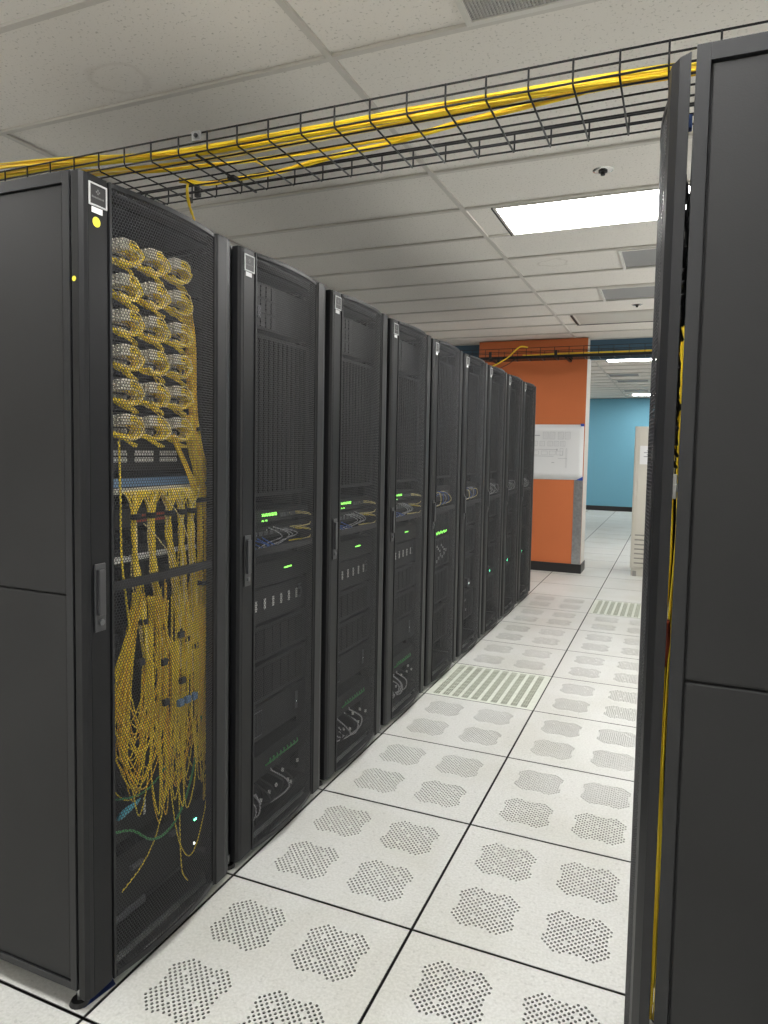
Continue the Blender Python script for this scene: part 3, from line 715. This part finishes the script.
    for q, (zz, hh) in enumerate(((.625,.125),(.480,.135))):
        t = unit('rack_server', 'plain dark server in the lower half of the %s cabinet, %s of two' % (nm, ('upper','lower')[q]), 'server', rk, zz, hh, M['equip'], .5)
        g = MB()
        for k in range(8): g.box(XP2+.0005, XP2+.003, RY0+.012+k*.055, RY0+.058+k*.055, zz+.015, zz+hh-.015)
        obj('drive_fronts', g, M['inner'], t)
    t = unit('rack_server', 'server with a pale outlined bay low in the %s cabinet' % nm, 'server', rk, .345, .125, M['equip'], .5, group='servers with outlined bays')
    g = MB()
    g.box(XP2+.0005,XP2+.003,.09,.235,.448,.451).box(XP2+.0005,XP2+.003,.09,.235,.362,.365)
    for k in range(6): g.box(XP2+.0005,XP2+.003,.09+.028*k,.0915+.028*k,.365,.448)
    obj('bay_outline', g, M['equip2'], t)
    obj('asset_tag', MB().box(XP2+.0005,XP2+.003,.462,.480,.375,.44), M['equip2'], t)
    obj('status_light', MB().box(XP2+.0005,XP2+.003,.470,.473,.400,.404), M['ledw'], t)
    t = unit('patch_bay', 'patch panel with green latches near the floor of the %s cabinet' % nm, 'patch panel', rk, .205, .09, M['equip'], .2, group='patch panels near the floor')
    g = MB()
    for k in range(9): g.tube([(XP2+.004,.255+.024*k,.240),(XP2+.018,.263+.024*k,.255),(XP2+.012,.272+.024*k,.262)], .0032, 5)
    part_label(obj('latch_row', g, M['greenc'], t), 'row of green latches')
    for k in range(7):
        yy = .10+.038*k+j(.01); zz = .215+j(.012)
        cab([(XP2+.004,yy,zz),(-.055,yy+.01,zz-.01),(-.040,yy+.03+j(.02),zz-.05),(-.038,yy+.02+j(.03),zz-.09),(-.046,yy-.05,zz-.10+j(.02)),(-.06,yy-.08,zz-.06)], R.choice(['dark','greyc','dark','greyc','bluec','dark']), 'dark cable coiled near the floor of the %s cabinet' % nm, 'dark cables near the floor of the %s cabinet' % nm, .0030)
    for k in range(8):
        yy = .14+.045*k+j(.02); zz = .17+j(.05)-.0*k
        o = obj('cable_connector', MB().box(-.030,-.022,yy+y0-.004,yy+y0+.004,zz-.006,zz+.006), M['port'], bevel=.001); tag(o, 'small white connector near the floor of the %s cabinet' % nm, 'connector', 'white connectors near the floor of the %s cabinet' % nm)
    t = thing('equipment_shelf', 'dark shelf at the bottom of the %s cabinet' % nm, 'shelf', (0, y0, 0), 0, 'shelves at the cabinet bottoms')
    obj('shelf_plate', MB().box(-.50, -.056, .066, .532, .085, .095), M['equip'], t, bevel=.002)
for rk in (1, 2, 3): rack_full(rk)
def rack_far(rk, spec):
    nm = ORD[rk]; y0 = rack_y(rk); R = random.Random(80+rk); j = lambda s: R.uniform(-s, s)
    t = unit('rack_blank', 'ribbed dark blank panel in the upper half of the %s cabinet' % nm, 'blank panel', rk, 1.20, .70, M['equip'], .03, group='ribbed blank panels')
    rb = MB()
    for k in range(15): rb.box(XP2+.0005, XP2+.006, RY0+.012+k*.030, RY0+.026+k*.030, 1.215, 1.885)
    obj('rib_set', rb, M['inner'], t)
    t = unit('network_switch', 'network switch behind loose cables above the door bar of the %s cabinet' % nm, 'network switch', rk, 1.06, .09, M['equip'], .3, group='switches above the door bar')
    pb = MB()
    for k in range(12): pb.box(XP2+.0005, XP2+.005, .10+k*.034, .124+k*.034, 1.09, 1.12)
    obj('port_row', pb, M['equip2'], t)
    if spec.get('cables'):
        for k in range(5):
            yy = .13+.05*k; mm = ['palyel','bluec','greyc','bluec','palyel'][k]
            if not spec['cables'] > 1: mm = 'greyc'
            o = obj('patch_cable', MB().tube([(XP2+.006,y0+yy,1.12),(-.030,y0+yy+.02,1.115+j(.012)),(-.014,y0+yy+.10,1.10+j(.02)),(-.014,y0+yy+.11,1.06+j(.01)),(-.030,y0+yy,1.045)], .0027, 5, 6), M[mm], smooth=True)
            tag(o, 'loose cable above the door bar of the %s cabinet' % nm, 'cable', 'loose cables above the door bar of the %s cabinet' % nm)
    for q, (zz, hh) in enumerate(((.86,.14),(.66,.18),(.44,.20),(.20,.20))):
        t = unit('rack_server', 'plain dark server in the %s cabinet, %s below the door bar' % (nm, ORD[q]), 'server', rk, zz, hh, M['equip'], .5)
        g = MB()
        for k in range(8): g.box(XP2+.0005, XP2+.003, RY0+.012+k*.055, RY0+.058+k*.055, zz+.015, zz+hh-.015)
        obj('drive_fronts', g, M['inner'], t)
        for (lq, yl, zl, mm, s) in spec.get('leds', []):
            if lq == q and mm in ('ledt','ledw'):
                obj('bezel', MB().box(XP2+.0035, -.016, yl-.03, yl+.03, zl-.03, zl+.03), M['equip'], t)
                obj('status_light', MB().box(-.0155, -.0125, yl-s, yl+s, zl-s, zl+s), M[mm], t)
            elif lq == q: obj('status_light', MB().box(XP2+.0035, XP2+.006, yl-s, yl+s, zl-s, zl+s), M[mm], t)
    return t
rack_far(4, dict(cables=2, leds=[(0,.29+.026*k,.868+.004*(k%2),'ledg',.007) for k in range(8)]+[(1,.30+.035*k,.700+.010*(k%3)+.006*k,'dimport',.009) for k in range(6)]+[(1,.30+.028*k,.790-.016*(k%3),'port',.006) for k in range(6)]))
rack_far(5, dict(cables=2, leds=[(2,.295,.468,'ledw',.006),(3,.33,.34,'dimport',.008),(3,.35,.27,'dimport',.008)]))
rack_far(6, dict(cables=1, leds=[(2,.255,.465,'ledt',.006)]))
rack_far(7, dict(cables=1, leds=[(2,.243,.463,'ledt',.007)]))
rack_far(8, dict(cables=1, leds=[(2,.216,.460,'ledt',.008)]))

# cables behind the right-hand cabinet's ajar door edge
RG = random.Random(5)
rx = 1.247
bundle('cable_bundle', 'yellow cables showing in the gap beside the right-hand cabinet door', 'cable bundle', [(rx,-.30,1.62),(rx+.003,-.31,1.50),(rx-.004,-.29,1.35),(rx+.002,-.30,1.20),(rx-.002,-.30,.95),(rx,-.31,.70),(rx+.002,-.29,.45),(rx,-.30,.20)], .007, 12, RG, ties=(.2,), flat=2.)
tag(obj('cable_connector', MB().box(rx-.006,rx+.008,-.42,-.40,1.290,1.335).box(rx-.007,rx+.009,-.421,-.399,1.302,1.318), M['port'], bevel=.002), 'white connector in the gap beside the right-hand cabinet door', 'connector')
tag(obj('cable_connector', MB().box(rx-.002,rx+.006,-.555,-.540,1.890,1.912), M['bluec'], bevel=.001), 'small blue connector at the top of the right-hand door gap', 'connector')
bl = MB()
for k in range(26):
    z = 1.86-.022*k; bl.tube([(rx+RG.uniform(-.006,.004),-.40,z),(rx+RG.uniform(-.006,.006),-.37,z-.012),(rx+RG.uniform(-.006,.006),-.34,z-.03)], .0035, 5, 3)
tag(obj('cable_bundle', bl, M['dark'], smooth=True), 'knotted black cables high in the right-hand door gap', 'cable bundle')
tag(obj('cable_bundle', MB().tube([(rx,-.40,1.06),(rx+.003,-.39,1.02),(rx-.002,-.39,.97)], .006, 6, 4), M['red'], smooth=True), 'reddish cable piece low in the right-hand door gap', 'cable')

# ------------------------------------------------------------------ overhead cable tray and its cables
TY0, TY1, TZ0, TZ1 = -.115, .195, 2.215, 2.267
TXA, TXB = -1.75, 2.15
def wire_tray(label, xa, xb, y0, y1, z0, z1, x_ref, step, rw, nb=7):
    t = thing('cable_tray', label, 'cable tray', ((xa+xb)/2, (y0+y1)/2, z0)); ox, oy, oz = t.location
    for k in range(nb):
        y = y0+(y1-y0)*k/(nb-1)-oy; obj('long_wire', MB().tube([(xa-ox,y,0),(xb-ox,y,0)], rw, 6), M['wire'], t, smooth=True)
    for y in (y0-oy, y1-oy):
        for z in ((z0+z1)/2-oz, z1-oz): obj('long_wire', MB().tube([(xa-ox,y,z),(xb-ox,y,z)], rw, 6), M['wire'], t, smooth=True)
    k0 = math.ceil((xa-x_ref)/step); x = x_ref+k0*step
    while x < xb:
        e = rw*1.6
        obj('cross_wire', MB().tube([(x-ox,y0-e-oy,z1-oz),(x-ox,y0-e-oy,.006),(x-ox,y0+.006-e-oy,-e),(x-ox,y1-.006+e-oy,-e),(x-ox,y1+e-oy,.006),(x-ox,y1+e-oy,z1-oz)], rw, 6), M['wire'], t, smooth=True)
        x += step
    return t
tray = wire_tray('long black wire cable tray crossing overhead between the cabinet tops, carrying yellow cables', TXA, TXB, TY0, TY1, TZ0, TZ1, .694, .1016, .0026)
ox, oy, oz = tray.location
part_label(obj('splice_plate', MB().box(-.068-ox,-.036-ox,TY0-.009-oy,TY0-.0055-oy,2.243-oz,2.270-oz), M['steel'], tray), 'bright metal splice plate')
obj('splice_bolt', MB().cyl((-.052-ox, 2.257-oz), .006, TY0-.014-oy, TY0-.0092-oy, 8, 'y'), M['dark'], tray)
obj('splice_bar', MB().box(-.061-ox,-.056-ox,TY0-oy,TY1-oy,-.010,-.0045).box(-.070-ox,-.045-ox,.010,.035,-.014,-.0045), M['wire'], tray)
for (x0,x1,y0,y1,z0,z1) in ((-.27,-.252,.045,.058,-.012,.004),(-.33,-.315,.08,.095,-.012,.004),(-.235,-.222,.00,.012,-.012,.004)):
    obj('tray_clamp', MB().box(x0-ox, x1-ox, y0+.10-oy, y1+.10-oy, z0, z1), M['dark'], tray)
for sx in (-1.02, 1.95):
    s = MB().box(sx-.012-ox, sx+.012-ox, TY0+.03-oy, TY0+.05-oy, ZT+.0005-oz, -.0055).box(sx-.02-ox, sx+.02-ox, TY0-.0-oy, TY1-oy, -.012, -.0055)
    obj('support_post', s, M['wire'], tray)
RB = random.Random(11)
TG = 'yellow cable bundles in the overhead tray'
z = 2.231
bundle('cable_bundle', 'thickest yellow cable bundle lying along the near side of the overhead tray', 'cable bundle',
   [(-1.45,-.085,2.268),(-.95,-.085,2.272),(-.70,-.085,2.270),(-.42,-.085,2.258),(-.228,-.086,2.240),(-.047,-.085,z+.003),(.165,-.085,z),(.376,-.086,z),(.561,-.083,z),(.686,-.081,z),(.789,-.082,z),(.963,-.073,z),(1.14,-.062,z),(1.30,-.056,z),(1.6,-.055,z),(1.95,-.055,z)], .0125, 42, RB, cable_r=.0021, group=TG, twist=1.2, mats=('yel','yel','yel2'), flat=.95)
z = 2.2265
bundle('cable_bundle', 'yellow cable bundle crossing the tray from its far side towards the near side', 'cable bundle',
   [(-.262,.060,z-.002),(-.248,.080,z),(-.215,.118,z),(-.150,.126,z),(-.085,.124,z),(.039,.126,z),(.143,.106,z),(.249,.084,z),(.367,.067,z),(.46,.058,z),(.579,.031,z),(.68,.009,z),(.772,-.008,z),(.907,-.026,z),(.991,-.040,z),(1.08,-.046,z),(1.3,-.040,z),(1.9,-.040,z)], .0065, 16, RB, cable_r=.0021, group=TG, twist=1.2)
bundle('cable_bundle', 'loose thin yellow cables along the middle of the overhead tray', 'cable bundle',
   [(-.9,-.045,z+.02),(-.5,-.04,z+.012),(-.275,-.020,z),(-.112,-.005,z),(.002,.014,z),(.144,.021,z),(.279,.025,z),(.413,.024,z),(.517,.026,z),(.60,.020,z),(.66,.012,z)], .0045, 5, RB, cable_r=.0020, group=TG)
bundle('cable_bundle', 'thin yellow cables just beside the thickest tray bundle', 'cable bundle',
   [(-1.3,-.055,z+.03),(-.7,-.052,z+.03),(-.395,-.055,z+.006),(-.146,-.040,z),(.028,-.034,z),(.236,-.038,z),(.486,-.043,z),(.677,-.044,z),(.806,-.052,z),(.914,-.063,z+.002)], .006, 9, RB, cable_r=.0020, group=TG, mats=('yel','palyel','yel2'))
bundle('cable_bundle', 'yellow cables spilling over the tray side above the nearest cabinet', 'cable bundle',
   [(-1.5,-.14,2.282),(-1.0,-.13,2.284),(-.75,-.110,2.284),(-.52,-.095,2.270),(-.33,-.088,2.250)], .008, 12, RB, cable_r=.0021, group=TG)
bundle('cable_bundle', 'short yellow cables dropping from the tray behind the nearest cabinet top', 'cable bundle',
   [(-.248,.085,2.226),(-.256,.090,2.205),(-.262,.105,2.17),(-.266,.135,2.13),(-.268,.165,2.08),(-.262,.20,2.03),(-.26,.21,1.992)], .004, 4, RB, cable_r=.0021)
tag(obj('cable_strap', MB().tube([(.048,.126,2.2265),(.046,.10,2.232),(.040,.06,2.236),(.034,.03,2.232),(.030,.014,2.2285)], .0016, 5, 4), M['yel'], smooth=True), 'single thin yellow cable bridging two bundles in the tray', 'cable')

# far tray on the orange wall
ft = wire_tray('dark wire cable tray running across the orange wall and blue header', -3.2, 3.2, 5.86, 6.12, 2.395, 2.500, 0, .1524, .0035, 5)
ox, oy, oz = ft.location
obj('tray_rail', MB().box(-3.2-ox, 3.2-ox, 5.852-oy, 5.857-oy, -.012, .020), M['wire'], ft)
for sx in (-2.6, -.7, .12, 2.4):
    ye = 6.214 if -.97 < sx < .30 else 6.399
    obj('wall_bracket', MB().box(sx-.012-ox, sx+.012-ox, 5.86-oy, ye-oy, -.020, -.0065).box(sx-.015-ox, sx+.015-ox, ye-.008-oy, ye-oy, -.02, .06), M['wire'], ft)
for (x0,x1,z0,z1) in ((.0,.03,.0,.07),(-.72,-.69,.0,.075),(-.60,-.57,-.01,.02)):
    obj('rail_clamp', MB().box(x0-ox,x1-ox,5.845-oy,5.8515-oy,z0,z1), M['dark'], ft)
bundle('cable_bundle', 'yellow cables lying in the far tray, passing the blue header', 'cable bundle', [(-.36,5.93,2.43),(-.25,5.94,2.425),(0,5.95,2.432),(.3,5.95,2.435),(.8,5.95,2.435),(1.6,5.95,2.435),(3.1,5.95,2.435)], .010, 10, RB, cable_r=.003)
bundle('cable_bundle', 'yellow cables sagging from the far tray down behind the last cabinets', 'cable bundle', [(-.30,5.90,2.512),(-.37,5.845,2.514),(-.44,5.82,2.45),(-.50,5.80,2.39),(-.64,5.70,2.29),(-.76,5.45,2.19),(-.84,5.1,2.06),(-.86,4.80,1.995)], .007, 7, RB, cable_r=.003)
tag(obj('drop_cable', MB().tube([(-.42,5.84,2.39),(-.47,5.82,2.34),(-.56,5.78,2.285),(-.66,5.6,2.2),(-.75,5.2,2.08),(-.78,4.8,1.99)], .005, 6, 5), M['dark'], smooth=True), 'black cable hanging below the far tray in front of the orange wall', 'cable')

# ------------------------------------------------------------------ floor plan sheet on the orange wall
t = thing('floor_plan', 'white floor plan drawing taped to the orange wall', 'poster', (0, 6.2115, 1.06))
sheet = MB(); n = 16; xa, xb = -.58, .296; v = []; f = []
for i in range(n+1):
    for jz in range(9):
        x = xa+(xb-xa)*i/n; zz = .620*jz/8
        sag = -.008*math.sin(PI*jz/8*.8)*math.sin(PI*i/n); v.append((x, sag-.0005, zz-(.010*(1-i/n) if jz == 0 else 0)))
for i in range(n):
    for jz in range(8): a = i*9+jz; f.append((a, a+9, a+10, a+1))
sheet.add(v, f); so = obj('sheet', sheet, M['white'], t, smooth=True)
sm = so.modifiers.new('solid', 'SOLIDIFY'); sm.thickness = .0006
ink = MB()
def ln(x0, x1, z0, z1): ink.box(x0, x1, -.0105, -.0098, z0, z1)
def bx(x0, x1, z0, z1, e=.0022): ln(x0,x1,z0,z0+e); ln(x0,x1,z1-e,z1); ln(x0,x0+e,z0,z1); ln(x1-e,x1,z0,z1)
for x in (-.155,-.08,.015,.09): bx(x, x+.060, .455, .535); [ln(x+.012*q, x+.012*q+.0012, .46, .53) for q in range(1,5)]
ln(-.30,-.19,.490,.500)
for x in (-.27,-.19,-.10,-.03,.04): bx(x, x+.055, .375, .430); [ln(x+.012*q, x+.012*q+.0012, .38, .425) for q in range(1,4)]
for x in (-.27,-.17,-.08,.0): bx(x, x+.07, .275, .320)
ln(-.27,.0,.335,.339); ln(.0,.012,.325,.345); bx(.04,.075,.27,.35); bx(.105,.118,.13,.35); ln(-.27,-.03,.258,.262); ln(-.05,-.02,.185,.192); ln(.02,.12,.235,.238)
part_label(obj('drawing', ink, M['ink'], t), 'faint grey plan of cabinet rows')
tp = MB(); tp.add([(.262,-.0115,.600),(.298,-.0115,.600),(.298,-.0115,.628),(.255,-.0115,.628)], [(0,1,2,3)]); 
part_label(obj('tape', tp, M['tape'], t), 'blue tape on the top corner')
tp = MB(); tp.add([(.225,-.0115,-.004),(.300,-.0115,-.006),(.300,-.0115,.038)], [(0,1,2)])
part_label(obj('tape', tp, M['tape'], t), 'blue tape on the bottom corner')

# ------------------------------------------------------------------ beige unit at the right
t = thing('cooling_unit', 'tall beige metal cabinet with slats low down, behind the right-hand door', 'cooling unit', (.825, 6.36, 0))
bd = MB()
bd.prism([(.0,.02),(.006,.006),(.02,.0),(.90,.0),(.90,.70),(.0,.70)], .085, 1.667)
obj('casing', bd, M['beige'], t, bevel=.004)
obj('plinth', MB().box(.012,.89,.012,.69,.0,.084), M['beige'], t)
obj('door_panel', MB().box(.045,.86,-.006,-.0005,.49,1.64), M['beige'], t, bevel=.003)
sl = MB()
for k in range(8): sl.prism([(.045,0),(.86,0),(.86,.001),(.045,.001)], 0, .0001)
sl = MB()
for k in range(7): sl.box(.040,.865,-.010,-.0005,.105+k*.052,.140+k*.052)
obj('louvre', sl, M['beige'], t, bevel=.002)
gp = MB().box(.040,.865,-.0004,-.0001,.100,.470); obj('louvre_backing', gp, M['beige2'], t)
obj('notice', MB().box(.06,.26,-.0075,-.0062,1.25,1.455), M['white'], t)
nt_ = MB()
for k in range(4): nt_.box(.10+.03*(k%2),.15+.03*(k%2),-.0082,-.0076,1.33+.022*k,1.342+.022*k)
obj('notice_print', nt_, M['ink'], t)
obj('foot', MB().box(.03,.07,-.004,.0115,.0,.06), M['beige2'], t)
